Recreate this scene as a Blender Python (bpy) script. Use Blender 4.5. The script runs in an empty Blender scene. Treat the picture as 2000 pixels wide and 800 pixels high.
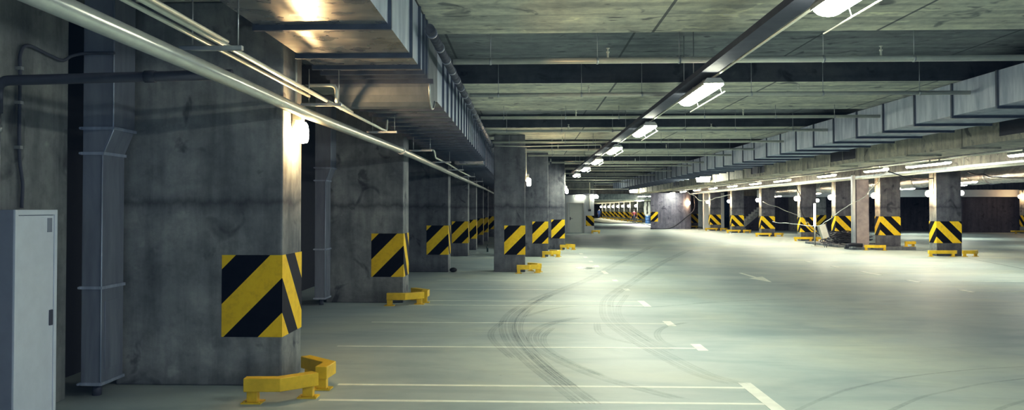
import bpy, bmesh, math, random
from mathutils import Vector, Matrix
random.seed(7)
scene = bpy.context.scene
COL = scene.collection
PI = math.pi

# ------------------------------------------------------------------ helpers
def bx(bm, x0, x1, y0, y1, z0, z1):
    v = [bm.verts.new((x, y, z)) for x in (x0, x1) for y in (y0, y1) for z in (z0, z1)]
    for f in ((0,1,3,2), (4,6,7,5), (0,4,5,1), (2,3,7,6), (0,2,6,4), (1,5,7,3)):
        bm.faces.new([v[i] for i in f])

def tube(bm, pts, r, n=10, cap=True):
    pts = [Vector(p) for p in pts]
    rings = []
    ref = None
    for i, p in enumerate(pts):
        if i == 0: d = pts[1] - p
        elif i == len(pts) - 1: d = p - pts[i-1]
        else: d = (pts[i+1] - p).normalized() + (p - pts[i-1]).normalized()
        d.normalize()
        if ref is None:
            ref = Vector((0,0,1)) if abs(d.z) < .9 else Vector((1,0,0))
        u = d.cross(ref)
        if u.length < 1e-4: u = d.cross(Vector((0,1,0)))
        u.normalize(); w = u.cross(d).normalized()
        ref = w
        rr = r[i] if isinstance(r, (list, tuple)) else r
        rings.append([bm.verts.new(p + u*rr*math.cos(2*PI*k/n) + w*rr*math.sin(2*PI*k/n)) for k in range(n)])
    for a, b in zip(rings, rings[1:]):
        for k in range(n):
            f = bm.faces.new((a[k], a[(k+1) % n], b[(k+1) % n], b[k])); f.smooth = True
    if cap:
        bm.faces.new(rings[0][::-1]); bm.faces.new(rings[-1])

def lathe(bm, prof, n=20, c=(0,0,0), axis='z'):
    rings = []
    for r, h in prof:
        ring = []
        for k in range(n):
            a = 2*PI*k/n
            if axis == 'z': p = (c[0]+r*math.cos(a), c[1]+r*math.sin(a), c[2]+h)
            elif axis == 'x': p = (c[0]+h, c[1]+r*math.cos(a), c[2]+r*math.sin(a))
            else: p = (c[0]+r*math.cos(a), c[1]+h, c[2]+r*math.sin(a))
            ring.append(bm.verts.new(p))
        rings.append(ring)
    for a, b in zip(rings, rings[1:]):
        for k in range(n):
            f = bm.faces.new((a[k], a[(k+1) % n], b[(k+1) % n], b[k])); f.smooth = True
    bm.faces.new(rings[0][::-1]); bm.faces.new(rings[-1])

def prism(bm, poly, z0, z1, conv=lambda a, b, c: (a, b, c)):
    lo = [bm.verts.new(conv(x, y, z0)) for x, y in poly]
    hi = [bm.verts.new(conv(x, y, z1)) for x, y in poly]
    n = len(poly)
    for k in range(n):
        bm.faces.new((lo[k], lo[(k+1) % n], hi[(k+1) % n], hi[k]))
    bm.faces.new(lo[::-1]); bm.faces.new(hi)

def ribbon(bm, pts, w, z, taper=False):
    """flat strip lying on the floor along pts (x, y)"""
    pts = [Vector((p[0], p[1], 0)) for p in pts]
    L = []; n = len(pts)
    for i, p in enumerate(pts):
        d = (pts[min(i+1, n-1)] - pts[max(i-1, 0)]).normalized()
        q = Vector((-d.y, d.x, 0)) * w/2
        if taper and i in (0, n-1): q *= .15
        L.append((bm.verts.new((p.x+q.x, p.y+q.y, z)), bm.verts.new((p.x-q.x, p.y-q.y, z))))
    for a, b in zip(L, L[1:]):
        bm.faces.new((a[0], a[1], b[1], b[0]))

def spline(pts, k=8):
    pts = [Vector(p) for p in pts]
    out = []
    P = [2*pts[0]-pts[1]] + pts + [2*pts[-1]-pts[-2]]
    for i in range(1, len(P)-2):
        a, b, c, d = P[i-1:i+3]
        for j in range(k):
            t = j/k
            out.append(.5*((2*b) + (c-a)*t + (2*a-5*b+4*c-d)*t*t + (3*b-a-3*c+d)*t**3))
    out.append(pts[-1])
    return out

def bend(pts, r=.1, k=5):
    """polyline with rounded corners"""
    pts = [Vector(p) for p in pts]
    out = [pts[0]]
    for a, b, c in zip(pts, pts[1:], pts[2:]):
        rr = min(r, (a-b).length*.45, (c-b).length*.45)
        p = b + (a-b).normalized()*rr; q = b + (c-b).normalized()*rr
        for j in range(k+1):
            t = j/k
            out.append((1-t)**2*p + 2*t*(1-t)*b + t*t*q)
    out.append(pts[-1])
    return out

def obj(name, bm, mat, parent=None, bevel=0, recalc=True):
    if recalc: bmesh.ops.recalc_face_normals(bm, faces=bm.faces[:])
    me = bpy.data.meshes.new(name); bm.to_mesh(me); bm.free()
    o = bpy.data.objects.new(name, me); COL.objects.link(o)
    if mat: me.materials.append(mat)
    if parent: o.parent = parent
    if bevel:
        m = o.modifiers.new('bevel', 'BEVEL'); m.width = bevel; m.segments = 2; m.limit_method = 'ANGLE'; m.angle_limit = .6
    return o

def mk(fn, *a, **k):
    bm = bmesh.new(); fn(bm, *a, **k); return bm

def tag(o, label, cat, group=None):
    o['label'] = label; o['category'] = cat
    if group: o['group'] = group
    return o

def thing(name, label, cat, loc=(0,0,0), rz=0, group=None):
    o = bpy.data.objects.new(name, None); COL.objects.link(o)
    o.location = loc; o.rotation_euler = (0, 0, rz); o.empty_display_size = .1
    return tag(o, label, cat, group)

def struct(name, bm, mat, bevel=0, parent=None):
    o = obj(name, bm, mat, parent, bevel)
    if not parent: o['kind'] = 'structure'
    return o

def dup(root, loc=None, label=None, group=None):
    r = root.copy(); COL.objects.link(r)
    if loc: r.location = loc
    if label: r['label'] = label
    if group: r['group'] = group
    for ch in list(root.children):
        c = ch.copy(); COL.objects.link(c); c.parent = r
        for g in list(ch.children):
            d = g.copy(); COL.objects.link(d); d.parent = c
    return r

ORD = ['first','second','third','fourth','fifth','sixth','seventh','eighth','ninth','tenth','eleventh','twelfth','thirteenth','fourteenth','fifteenth','sixteenth']

# ------------------------------------------------------------------ materials
def newmat(name):
    m = bpy.data.materials.new(name); m.use_nodes = True
    nt = m.node_tree
    return m, nt, nt.nodes, nt.links, nt.nodes['Principled BSDF']

def N(nt, kind, **kw):
    n = nt.nodes.new(kind)
    for k, v in kw.items():
        if k.startswith('i_'): n.inputs[k[2:].replace('_', ' ')].default_value = v
        else: setattr(n, k, v)
    return n

def ramp(nt, fac, stops):
    r = nt.nodes.new('ShaderNodeValToRGB')
    e = r.color_ramp.elements
    while len(e) < len(stops): e.new(.5)
    for x, (p, c) in zip(e, stops):
        x.position = p; x.color = (*c, 1) if len(c) == 3 else c
    nt.links.new(fac, r.inputs[0])
    return r.outputs[0]

def math_(nt, op, a, b=None):
    n = nt.nodes.new('ShaderNodeMath'); n.operation = op
    for i, v in enumerate((a, b)):
        if v is None: continue
        if isinstance(v, (int, float)): n.inputs[i].default_value = v
        else: nt.links.new(v, n.inputs[i])
    return n.outputs[0]

def mixc(nt, fac, a, b, mode='MIX'):
    n = nt.nodes.new('ShaderNodeMix'); n.data_type = 'RGBA'; n.blend_type = mode
    for i, v in zip((0, 6, 7), (fac, a, b)):
        if isinstance(v, (int, float)): n.inputs[i].default_value = v
        elif isinstance(v, tuple): n.inputs[i].default_value = (*v, 1) if len(v) == 3 else v
        else: nt.links.new(v, n.inputs[i])
    return n.outputs[2]

def noise(nt, vec, scale, detail=4, rough=.55, dist=0):
    n = nt.nodes.new('ShaderNodeTexNoise')
    n.inputs['Scale'].default_value = scale; n.inputs['Detail'].default_value = detail
    n.inputs['Roughness'].default_value = rough; n.inputs['Distortion'].default_value = dist
    if vec is not None: nt.links.new(vec, n.inputs['Vector'])
    return n.outputs['Fac']

def mapped(nt, vec, sc):
    m = nt.nodes.new('ShaderNodeMapping'); m.inputs['Scale'].default_value = sc
    nt.links.new(vec, m.inputs['Vector'])
    return m.outputs[0]

def world_pos(nt):
    return nt.nodes.new('ShaderNodeNewGeometry').outputs['Position']

def concrete(name, dark, mid, light, rough=.85, sc=1., lift=False, seams=False, bump=.25, streak=False):
    m, nt, nd, lk, b = newmat(name)
    pos = world_pos(nt)
    n1 = noise(nt, pos, .9*sc, 6, .62, .3)
    base = ramp(nt, n1, [(.3, dark), (.52, mid), (.72, light)])
    n2 = noise(nt, pos, 5*sc, 8, .7)
    c = mixc(nt, .55, base, ramp(nt, n2, [(.28, (.35,.35,.36)), (.55, (.95,.95,.95)), (.8, (1.25,1.25,1.22))]), 'MULTIPLY')
    # vertical or lengthwise staining
    st = noise(nt, mapped(nt, pos, (.35, 3., 3.) if streak else (3.2, 3.2, .35)), 1.6, 5, .6)
    c = mixc(nt, .6, c, ramp(nt, st, [(.33, (.42,.43,.44)), (.55, (1,1,1)), (.72, (1.25,1.25,1.22))]), 'MULTIPLY')
    # dark blotches
    bl = noise(nt, pos, 2.6*sc, 3, .5, .8)
    c = mixc(nt, .75, c, ramp(nt, bl, [(.30, (.25,.25,.27)), (.38, (1,1,1)), (.66, (1,1,1)), (.74, (1.5,1.5,1.45))]), 'MULTIPLY')
    sx = nt.nodes.new('ShaderNodeSeparateXYZ'); lk.new(pos, sx.inputs[0])
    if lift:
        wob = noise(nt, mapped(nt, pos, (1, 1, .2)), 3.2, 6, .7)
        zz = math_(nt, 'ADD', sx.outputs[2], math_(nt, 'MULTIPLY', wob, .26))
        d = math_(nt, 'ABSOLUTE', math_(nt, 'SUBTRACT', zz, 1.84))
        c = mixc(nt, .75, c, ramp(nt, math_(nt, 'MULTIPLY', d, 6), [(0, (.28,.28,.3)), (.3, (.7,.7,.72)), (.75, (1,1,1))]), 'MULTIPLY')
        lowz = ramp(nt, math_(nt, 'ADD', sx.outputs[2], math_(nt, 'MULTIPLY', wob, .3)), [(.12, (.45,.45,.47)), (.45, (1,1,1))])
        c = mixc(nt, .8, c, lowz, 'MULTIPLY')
    if seams:
        for ax, step, off in ((0, 2.45, 1.42), (1, 1.24, .1)):
            t = math_(nt, 'ABSOLUTE', math_(nt, 'SUBTRACT', math_(nt, 'MODULO', math_(nt, 'ADD', sx.outputs[ax], 100*step - off), step), step*.5))
            lim = math_(nt, 'GREATER_THAN', t, step*.5 - (.016 if ax == 0 else .008))
            c = mixc(nt, math_(nt, 'MULTIPLY', lim, .75 if ax == 0 else .45), c, (.05,.055,.05))
        sp = noise(nt, mapped(nt, pos, (1.2, 4, 4)), 2.2, 2, .4)
        c = mixc(nt, .8, c, ramp(nt, sp, [(.255, (.12,.12,.12)), (.3, (1,1,1))]), 'MULTIPLY')
    lk.new(c, b.inputs['Base Color'])
    b.inputs['Roughness'].default_value = rough
    bp = nt.nodes.new('ShaderNodeBump'); bp.inputs['Strength'].default_value = bump; bp.inputs['Distance'].default_value = .02
    lk.new(n2, bp.inputs['Height']); lk.new(bp.outputs[0], b.inputs['Normal'])
    return m

def floor_mat():
    m, nt, nd, lk, b = newmat('polished_concrete_floor')
    pos = world_pos(nt)
    n1 = noise(nt, pos, .32, 5, .6, .5)
    c = ramp(nt, n1, [(.3, (.34,.42,.43)), (.5, (.43,.50,.485)), (.7, (.52,.57,.50))])
    n2 = noise(nt, pos, 3.5, 8, .7)
    c = mixc(nt, .4, c, ramp(nt, n2, [(.3, (.72,.73,.75)), (.6, (1,1,1))]), 'MULTIPLY')
    n3 = noise(nt, mapped(nt, pos, (.5, 1.4, 1)), .9, 4, .6, 1.)
    c = mixc(nt, .5, c, ramp(nt, n3, [(.35, (.7,.74,.78)), (.55, (1,1,1))]), 'MULTIPLY')
    sp = noise(nt, pos, 14, 2, .5)
    c = mixc(nt, .5, c, ramp(nt, sp, [(.2, (.4,.4,.4)), (.25, (1,1,1))]), 'MULTIPLY')
    lk.new(c, b.inputs['Base Color'])
    lk.new(ramp(nt, n2, [(.3, (.46,.46,.46)), (.7, (.60,.60,.60))]), b.inputs['Roughness'])
    b.inputs['Specular IOR Level'].default_value = .3
    bp = nt.nodes.new('ShaderNodeBump'); bp.inputs['Strength'].default_value = .06; bp.inputs['Distance'].default_value = .01
    lk.new(n2, bp.inputs['Height']); lk.new(bp.outputs[0], b.inputs['Normal'])
    return m

def plain(name, col, rough=.5, metal=0., var=.15, sc=6., bump=0.):
    m, nt, nd, lk, b = newmat(name)
    tc = nt.nodes.new('ShaderNodeTexCoord').outputs['Object']
    n = noise(nt, tc, sc, 5, .6)
    lo = tuple(x*(1-var) for x in col); hi = tuple(min(1, x*(1+var)) for x in col)
    lk.new(ramp(nt, n, [(.3, lo), (.7, hi)]), b.inputs['Base Color'])
    b.inputs['Roughness'].default_value = rough; b.inputs['Metallic'].default_value = metal
    if bump:
        bp = nt.nodes.new('ShaderNodeBump'); bp.inputs['Strength'].default_value = bump; bp.inputs['Distance'].default_value = .03
        lk.new(n, bp.inputs['Height']); lk.new(bp.outputs[0], b.inputs['Normal'])
    return m

def galv(name, lo, hi, rough=.38, metal=.75, vertical=True):
    m, nt, nd, lk, b = newmat(name)
    pos = world_pos(nt)
    n = noise(nt, mapped(nt, pos, (3., 3., .5) if vertical else (1.2, 3., 3.)), 2.2, 5, .6, .4)
    lk.new(ramp(nt, n, [(.3, lo), (.7, hi)]), b.inputs['Base Color'])
    r = noise(nt, pos, 4, 3)
    lk.new(ramp(nt, r, [(.3, (rough-.08,)*3), (.7, (rough+.12,)*3)]), b.inputs['Roughness'])
    b.inputs['Metallic'].default_value = metal
    bp = nt.nodes.new('ShaderNodeBump'); bp.inputs['Strength'].default_value = .12; bp.inputs['Distance'].default_value = .02
    lk.new(n, bp.inputs['Height']); lk.new(bp.outputs[0], b.inputs['Normal'])
    return m

def glow(name, col, s):
    m, nt, nd, lk, b = newmat(name)
    b.inputs['Base Color'].default_value = (*col, 1)
    b.inputs['Emission Color'].default_value = (*col, 1)
    b.inputs['Emission Strength'].default_value = s
    return m

def hazard(name, sign=1, period=.65, off=.685, width=.325):
    """diagonal black and yellow bands meeting in a chevron at the column corner (object origin)"""
    m, nt, nd, lk, b = newmat(name)
    tc = nt.nodes.new('ShaderNodeTexCoord').outputs['Object']
    s = nt.nodes.new('ShaderNodeSeparateXYZ'); lk.new(tc, s.inputs[0])
    d = math_(nt, 'ADD', math_(nt, 'ABSOLUTE', s.outputs[0]), math_(nt, 'ABSOLUTE', s.outputs[1]))
    d = math_(nt, 'MULTIPLY', d, sign)
    u = math_(nt, 'ADD', s.outputs[2], d)
    u = math_(nt, 'MODULO', math_(nt, 'ADD', u, 20*period - off), period)
    k = math_(nt, 'LESS_THAN', u, width)
    n = noise(nt, tc, 9, 6, .7)
    yel = ramp(nt, n, [(.25, (.66,.44,.03)), (.5, (.84,.59,.025)), (.8, (.88,.65,.035))])
    blk = ramp(nt, n, [(.3, (.004,.004,.007)), (.8, (.010,.010,.015))])
    lk.new(mixc(nt, k, yel, blk), b.inputs['Base Color'])
    b.inputs['Roughness'].default_value = .6; b.inputs['Specular IOR Level'].default_value = .15
    return m

def skid_mat():
    m, nt, nd, lk, b = newmat('rubber_skid')
    pos = world_pos(nt)
    n = noise(nt, pos, 1.1, 4, .6)
    n2 = noise(nt, pos, 22, 3, .7)
    a = math_(nt, 'MULTIPLY', ramp(nt, n, [(.32, (.12,)*3), (.65, (.62,)*3)]), ramp(nt, n2, [(.3, (.45,)*3), (.6, (1,)*3)]))
    lk.new(math_(nt, 'MULTIPLY', a, .36), b.inputs['Alpha'])
    b.inputs['Base Color'].default_value = (.07,.09,.10,1); b.inputs['Roughness'].default_value = .6
    return m

M = dict(
    floor=floor_mat(),
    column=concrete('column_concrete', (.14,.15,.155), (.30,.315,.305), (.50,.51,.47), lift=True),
    wallc=concrete('wall_concrete', (.22,.23,.22), (.29,.30,.28), (.37,.38,.35)),
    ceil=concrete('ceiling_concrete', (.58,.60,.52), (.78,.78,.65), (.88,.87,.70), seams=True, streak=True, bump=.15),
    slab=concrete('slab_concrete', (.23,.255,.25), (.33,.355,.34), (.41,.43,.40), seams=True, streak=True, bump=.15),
    ceilside=concrete('beam_side_shade', (.055,.065,.075), (.09,.10,.11), (.13,.14,.14), seams=False, streak=True, bump=.15),  # beam sides darkened: shade painted into the colour
    beige=concrete('beige_concrete', (.38,.35,.30), (.46,.42,.35), (.54,.50,.41), bump=.1),
    darkwall=concrete('dark_wall', (.07,.066,.085), (.095,.09,.115), (.12,.115,.14), bump=.1),
    recess=plain('recess_shade', (.015,.015,.02), .9),  # near-black colour stands in for the shade of the gap
    paint=plain('white_painted_wall', (.66,.70,.74), .7, 0, .05, 2),
    doorp=plain('door_paint', (.72,.76,.72), .5, 0, .03, 2),
    column_d=concrete('column_front_shade', (.10,.105,.115), (.175,.18,.19), (.27,.27,.27), lift=True),  # front faces: shade put into a darker column colour
    column_r=concrete('right_column_front_shade', (.08,.08,.09), (.15,.15,.16), (.24,.24,.24), lift=True),  # same painted shade for the right row fronts
    ramp=concrete('ramp_wall', (.16,.16,.20), (.20,.20,.25), (.25,.25,.30), bump=.1),
    plinth=concrete('plinth_concrete', (.12,.13,.14), (.22,.23,.23), (.30,.31,.30)),
    line=plain('line_paint', (.74,.78,.72), .6, 0, .12, 5),
    galv=galv('galvanised_steel', (.34,.38,.42), (.58,.62,.64)),
    galvx=galv('galvanised_sheet', (.40,.40,.38), (.60,.59,.54), .28, .8, False),
    galvr=galv('galvanised_side', (.36,.42,.52), (.66,.71,.80), .5, .4),
    galvd=galv('dull_steel', (.24,.26,.31), (.38,.41,.46), .45, .4),
    elbow=galv('elbow_sheet', (.15,.17,.175), (.22,.24,.245), .55, .3),
    flange=plain('flange_steel', (.12,.14,.17), .45, .6, .2),
    duct2=concrete('beige_duct_sheet', (.56,.53,.42), (.65,.62,.49), (.71,.67,.53), bump=.03, rough=.6),
    pipe=plain('painted_pipe', (.80,.81,.70), .32, .1, .08),
    mainpipe=plain('main_pipe', (.66,.67,.60), .27, .45, .08),
    dpipe=plain('dark_pipe', (.085,.09,.11), .7, 0, .15),
    lag=plain('pipe_lagging', (.10,.105,.12), .5, .3, .5, 9),
    zinc=plain('zinc', (.55,.57,.56), .35, .8, .15),
    yellow=plain('yellow_paint', (.74,.52,.025), .42, 0, .14, 7),
    haz=hazard('hazard_chevron'),
    hazv=hazard('hazard_vee', -1, off=.36),
    black=plain('black_rubber', (.012,.012,.015), .5, 0, .3),
    white=plain('white_enamel', (.74,.79,.88), .4, 0, .04),
    greyen=plain('grey_enamel', (.30,.33,.39), .45, 0, .08),
    plastic=plain('lamp_plastic', (.6,.6,.56), .5, 0, .08),
    tray=galv('cable_tray_steel', (.30,.31,.32), (.45,.46,.45), .4, .6, False),
    foil=plain('crumpled_foil', (.78,.80,.84), .22, .95, .25, 6, 1.),
    skid=skid_mat(),
    fluor=glow('fluorescent_glow', (1., .98, .84), 42),
    fluor2=glow('fluorescent_glow_cool', (1., .97, .86), 46),
    faint=glow('faint_tube_glow', (1., 1., .95), 3.5),
    farbulb=glow('far_bulb_glow', (1., .86, .66), 80),
    soft=glow('soft_lamp_glow', (1., .95, .80), 24),
    strip=glow('warm_strip_glow', (1., .86, .68), 26),
    bulbm=glow('bulb_glow_medium', (1., .62, .34), 40),
    bulb=glow('bulb_glow', (1., .66, .40), 75),
    bulbs=glow('bulb_glow_strong', (1., .64, .34), 125),
    pink=plain('pinkish_concrete', (.34,.29,.28), .85, 0, .25, 3),
    wood=plain('dark_wood', (.05,.03,.02), .6),
    skin=plain('skin', (.5,.33,.24), .6, 0, .05), hair=plain('hair', (.015,.012,.01), .6),
    red=plain('dark_red_cloth', (.09,.012,.015), .8), navy=plain('dark_trousers', (.012,.013,.022), .8),
    blue=plain('blue_cloth', (.02,.05,.16), .8), shirt=plain('pale_shirt', (.35,.38,.36), .8), khaki=plain('grey_trousers', (.07,.075,.07), .8),
    glass=plain('bottle_glass', (.01,.03,.02), .1), lens=plain('dark_grille', (.05,.05,.06), .5), puddle=plain('teal_stain', (.07,.13,.13), .2),
    barrel=plain('blue_plastic', (.03,.07,.16), .4, 0, .15),
)

# ------------------------------------------------------------------ camera
cam = bpy.data.cameras.new('camera'); cam.sensor_width = 36; cam.lens = 1700/2000*36
cam.shift_x = .02313; cam.shift_y = -.0138; cam.clip_end = 400; cam.clip_start = .05
co = bpy.data.objects.new('camera', cam); COL.objects.link(co)
co.location = (0, 0, 1.65); co.rotation_euler = (math.radians(91.2), 0, math.radians(2.4))
scene.camera = co

# ------------------------------------------------------------------ setting
struct('floor', mk(bx, -8, 60, -8, 182, -.25, 0), M['floor'])
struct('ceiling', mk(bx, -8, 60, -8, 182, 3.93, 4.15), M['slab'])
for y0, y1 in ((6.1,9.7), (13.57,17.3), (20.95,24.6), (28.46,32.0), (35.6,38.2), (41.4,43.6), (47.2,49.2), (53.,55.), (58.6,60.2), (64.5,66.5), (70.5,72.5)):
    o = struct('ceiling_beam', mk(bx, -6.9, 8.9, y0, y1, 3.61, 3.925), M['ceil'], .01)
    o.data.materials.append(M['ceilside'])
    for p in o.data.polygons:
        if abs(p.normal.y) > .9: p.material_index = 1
struct('ceiling_beam', mk(bx, 9.6, 16.2, 6, 78, 3.63, 3.925), M['beige'])
struct('ceiling_beam', mk(bx, 14.25, 15.6, 14, 79, 3.02, 3.62), M['beige'], .01)
struct('wall_left', mk(bx, -4.5, -3.98, -6, 7.42, 0, 3.93), M['wallc'], .01)
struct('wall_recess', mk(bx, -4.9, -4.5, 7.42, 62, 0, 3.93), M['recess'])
# the block with the white door
bm = bmesh.new()
bx(bm, -4.5, 2.9, 59.95, 75, 0, 2.62); bx(bm, 2.9, 4.05, 60.1, 75, 0, 2.62); bx(bm, 2.9, 4.05, 59.95, 60.1, 2.1, 2.62); bx(bm, 4.05, 4.74, 59.95, 75, 0, 2.62)
struct('wall_block', bm, M['paint'])
struct('wall_block_top', mk(bx, -4.5, 4.74, 59.96, 75, 2.62, 3.6), M['column'])
d = struct('door_1', mk(bx, 2.95, 4.0, 60.02, 60.08, .01, 2.06), M['paint'], .004)
bm = bmesh.new(); bx(bm, 3.998, 4.05, 59.92, 60.06, 0, 2.1); bx(bm, 2.9, 2.95, 59.92, 60.06, 0, 2.1); bx(bm, 2.95, 3.998, 59.92, 60.06, 2.06, 2.1)
obj('door_frame', bm, M['plastic'], d)
obj('door_leaf', mk(bx, 3.06, 3.99, 59.99, 60.02, .02, 2.05), M['doorp'], d, .004)
h = bmesh.new(); tube(h, [(3.12, 59.99, 1.0), (3.12, 59.93, 1.0), (3.28, 59.93, 1.0)], .014); bx(h, 3.09, 3.15, 59.98, 59.99, .9, 1.1)
obj('door_handle', h, M['dpipe'], d)
# right hand back walls
struct('wall_back', mk(bx, 15.9, 36, 68, 68.5, 0, 2.66), M['darkwall'])
struct('wall_back_right', mk(bx, 29.6, 56, 63.2, 63.7, 0, 2.66), M['darkwall'])
struct('wall_back_upper', mk(bx, 15.9, 56, 68.5, 69, 2.45, 3.93), M['beige'])
for x in (20.3, 25.3, 30.2, 35.6, 40):
    struct('trim_1' if x == 20.3 else 'trim_2', mk(bx, x, x+.7, 67.6 if x < 30 else 62.8, 68 if x < 30 else 63.2, 0, 2.66), M['wallc'] if x < 24 else M['darkwall'])
struct('ceiling_beam', mk(bx, 16.5, 56, 62.0, 62.7, 2.5, 3.0), M['paint'], .01)
# rounded ramp wall in the middle distance
def rampwall(bm):
    poly = [(10.4, 72.5), (13.1, 72.5)]
    poly += [(13.1+.75*math.sin(a), 73.25-.75*math.cos(a)) for a in [PI/2*k/8 for k in range(1, 9)]]
    poly += [(13.85, 77.5), (11.5, 77.5)]
    prism(bm, poly, 0, 3.0)
struct('wall_ramp', mk(rampwall), M['ramp'])
struct('wall_pale', mk(bx, 14.75, 16.4, 72.4, 72.9, 0, 3.0), M['paint'])
struct('wall_far', mk(bx, -4.5, 60, 174, 174.6, 0, 3.93), M['wallc'])
struct('wall_far_row', mk(bx, 17, 17.4, 79, 174, 0, 3.93), M['wallc'])
struct('ceiling_bulkhead', mk(bx, 4.75, 16, 76.6, 77.2, 2.98, 3.93), M['beige'], .01)
struct('ceiling_bulkhead', mk(bx, 4.75, 17, 99.5, 100.2, 2.72, 3.93), M['wallc'], .01)
struct('ceiling_lower', mk(bx, 4.75, 17, 100.2, 174, 2.62, 2.75), M['ceil'])
struct('wall_side', mk(bx, 4.3, 4.75, 75, 174, 0, 3.93), M['ramp'])
# kerb plinth under the middle right hand columns
struct('trim_3', mk(bx, 14.12, 15.72, 35.72, 36.95, 0, .13), M['plinth'], .015)
struct('trim_4', mk(bx, 13.25, 14.0, 35.9, 36.8, 0, .1), M['plinth'], .015)
struct('trim_5', mk(bx, 13.5, 15.6, 38.2, 42.6, 0, .11), M['plinth'], .02)

# ------------------------------------------------------------------ columns
def column(x0, x1, y0, y1, label, z0=0., z1=3.605, side='right', bz=(.455, 1.22), reach=.57, vee=False, mat='column', band=True):
    """side: which front corner carries the chevron of the hazard band"""
    cx = x1 if side == 'right' else x0
    bm = mk(bx, x0-cx, x1-cx, 0, y1-y0, 0, z1-z0)
    o = obj('concrete_column', bm, M[mat], None, .018)
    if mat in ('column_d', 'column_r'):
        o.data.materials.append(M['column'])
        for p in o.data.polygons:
            if abs(p.normal.x) > .9: p.material_index = 1  # side faces lighter: light from the fixtures painted in
    o.location = (cx, y0, z0)
    tag(o, label, 'column')
    if band:
        s = -1 if side == 'right' else 1
        e = .004; w = reach; D = y1-y0+e; e2 = .001
        b = bmesh.new(); zo = bz[0]; zh = bz[1]
        def quadbox(xa, xb, ya, yb): bx(b, min(xa, xb), max(xa, xb), min(ya, yb), max(ya, yb), zo, zh)
        quadbox(-s*e, s*w, -e, -e2)
        quadbox(-s*e, -s*e2, -e2, D)
        h = obj('hazard_band', b, M['hazv' if vee else 'haz'], o)
    return o

def guard(corner, side, label, pieces, rot=0):
    cx, cy, cz = corner
    s = 1 if side == 'right' else -1
    for i, (pts, posts) in enumerate(pieces):
        t = thing('column_guard', label[i], 'guard rail', (cx, cy, cz), 0)
        b = bmesh.new()
        P = [Vector((s*p[0], p[1], 0)) for p in pts]
        w = .055
        L = []
        for k, p in enumerate(P):
            d0 = (P[k]-P[k-1]).normalized() if k else (P[1]-P[0]).normalized()
            d1 = (P[k+1]-P[k]).normalized() if k < len(P)-1 else d0
            dd = (d0+d1).normalized(); q = Vector((-dd.y, dd.x, 0)); q *= w/max(.5, q.dot(Vector((-d0.y, d0.x, 0))))
            L.append([b.verts.new((p.x+q.x, p.y+q.y, z)) for z in (.10, .215)] + [b.verts.new((p.x-q.x, p.y-q.y, z)) for z in (.215, .10)])
        for a, c in zip(L, L[1:]):
            for k in range(4): b.faces.new((a[k], a[(k+1) % 4], c[(k+1) % 4], c[k]))
        b.faces.new(L[0][::-1]); b.faces.new(L[-1])
        obj('rail', b, M['yellow'], t, .006)
        for px, py in posts:
            b = bmesh.new(); bx(b, s*px-.045, s*px+.045, py-.04, py+.04, .012, .10)
            p = obj('post', b, M['yellow'], t, .004)
            b = bmesh.new(); bx(b, s*px-.085, s*px+.085, py-.075, py+.075, 0, .012)
            for ax in (-1, 1): tube(b, [(s*px+ax*.065, py-.05, .01), (s*px+ax*.065, py-.05, .022)], .008, 6)
            obj('base_plate', b, M['yellow'], p)

NEAR = [([(-.12,-.70), (.17,-.68), (.42,-.42)], [(-.05,-.69), (.37,-.46)]),
        ([(.41,-.17), (.43,.10), (.12,.42)], [(.41,-.11), (.18,.36)])]
STD = [([(-.22,-.45), (.08,-.45), (.36,-.18)], [(-.17,-.45), (.31,-.22)]),
       ([(.37,.02), (.38,.26), (.10,.58)], [(.37,.06), (.15,.52)])]
FRONT = [([(-.50,-.30), (-.42,-.42), (.48,-.42)], [(-.36,-.42), (.40,-.42)])]

# left row (wide piers) ---------------------------------------------------
LR = [(-2.27,8.07,.70), (-2.14,15.3,.68), (-2.01,22.8,.7), (-1.99,30.5,.7), (-1.96,35.1,.7), (-1.94,40.4,.7), (-1.90,44.9,.7), (-1.84,52.,.7)]
LL = ['wide stained concrete pier beside the camera with the largest hazard band',
      'wide concrete pier right behind the nearest one, second of the left row',
      'third wide concrete pier of the left row, a black lump at its foot',
      'fourth wide concrete pier of the left row, with no guard rail',
      'fifth concrete pier of the left row, a narrow strip in view',
      'sixth concrete pier of the left row, a narrow strip in view',
      'seventh concrete pier of the left row, a sliver in view',
      'farthest concrete pier of the left row beside the dark free column']
for (x, y, dp), l in zip(LR, LL):
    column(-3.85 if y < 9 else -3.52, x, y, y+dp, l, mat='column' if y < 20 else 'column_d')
guard((-2.27, 8.07, 0), 'right', ['thick yellow bent guard rail in front of the nearest pier', 'yellow bent guard rail at the aisle side of the nearest pier, behind the front one'], NEAR)
guard((-2.14, 15.3, 0), 'right', ['yellow bent guard rail in front of the second left pier', 'yellow guard rail behind the corner of the second left pier'], STD)
# free columns in the middle ------------------------------------------------
CR = [(-.81,.01,22.87), (0.0,.81,30.27), (.82,1.63,35.65)]
CN = ['dark free-standing square column nearest in the middle of the hall', 'second free-standing square column, just right of the dark nearest one', 'third free-standing square column, left of the white door']
for k, (x0, x1, y) in enumerate(CR):
    column(x0, x1, y, y+.66, CN[k], reach=.55, mat='column_d')
    nm = ['nearest', 'second', 'third'][k]
    guard((x1, y, 0), 'right', ['yellow guard rail at the front corner of the %s free-standing middle column' % nm, 'yellow guard rail on the aisle side behind the %s free-standing middle column' % nm], STD)
column(4.07, 4.735, 59.9, 59.94, 'pale end pier beside the white door with hazard band', z1=2.6, reach=.56, vee=True, bz=(.5,1.2), mat='paint')
guard((4.74, 59.93, 0), 'right', ['small yellow guard rail at the corner of the white door block'], STD[:1])
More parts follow.
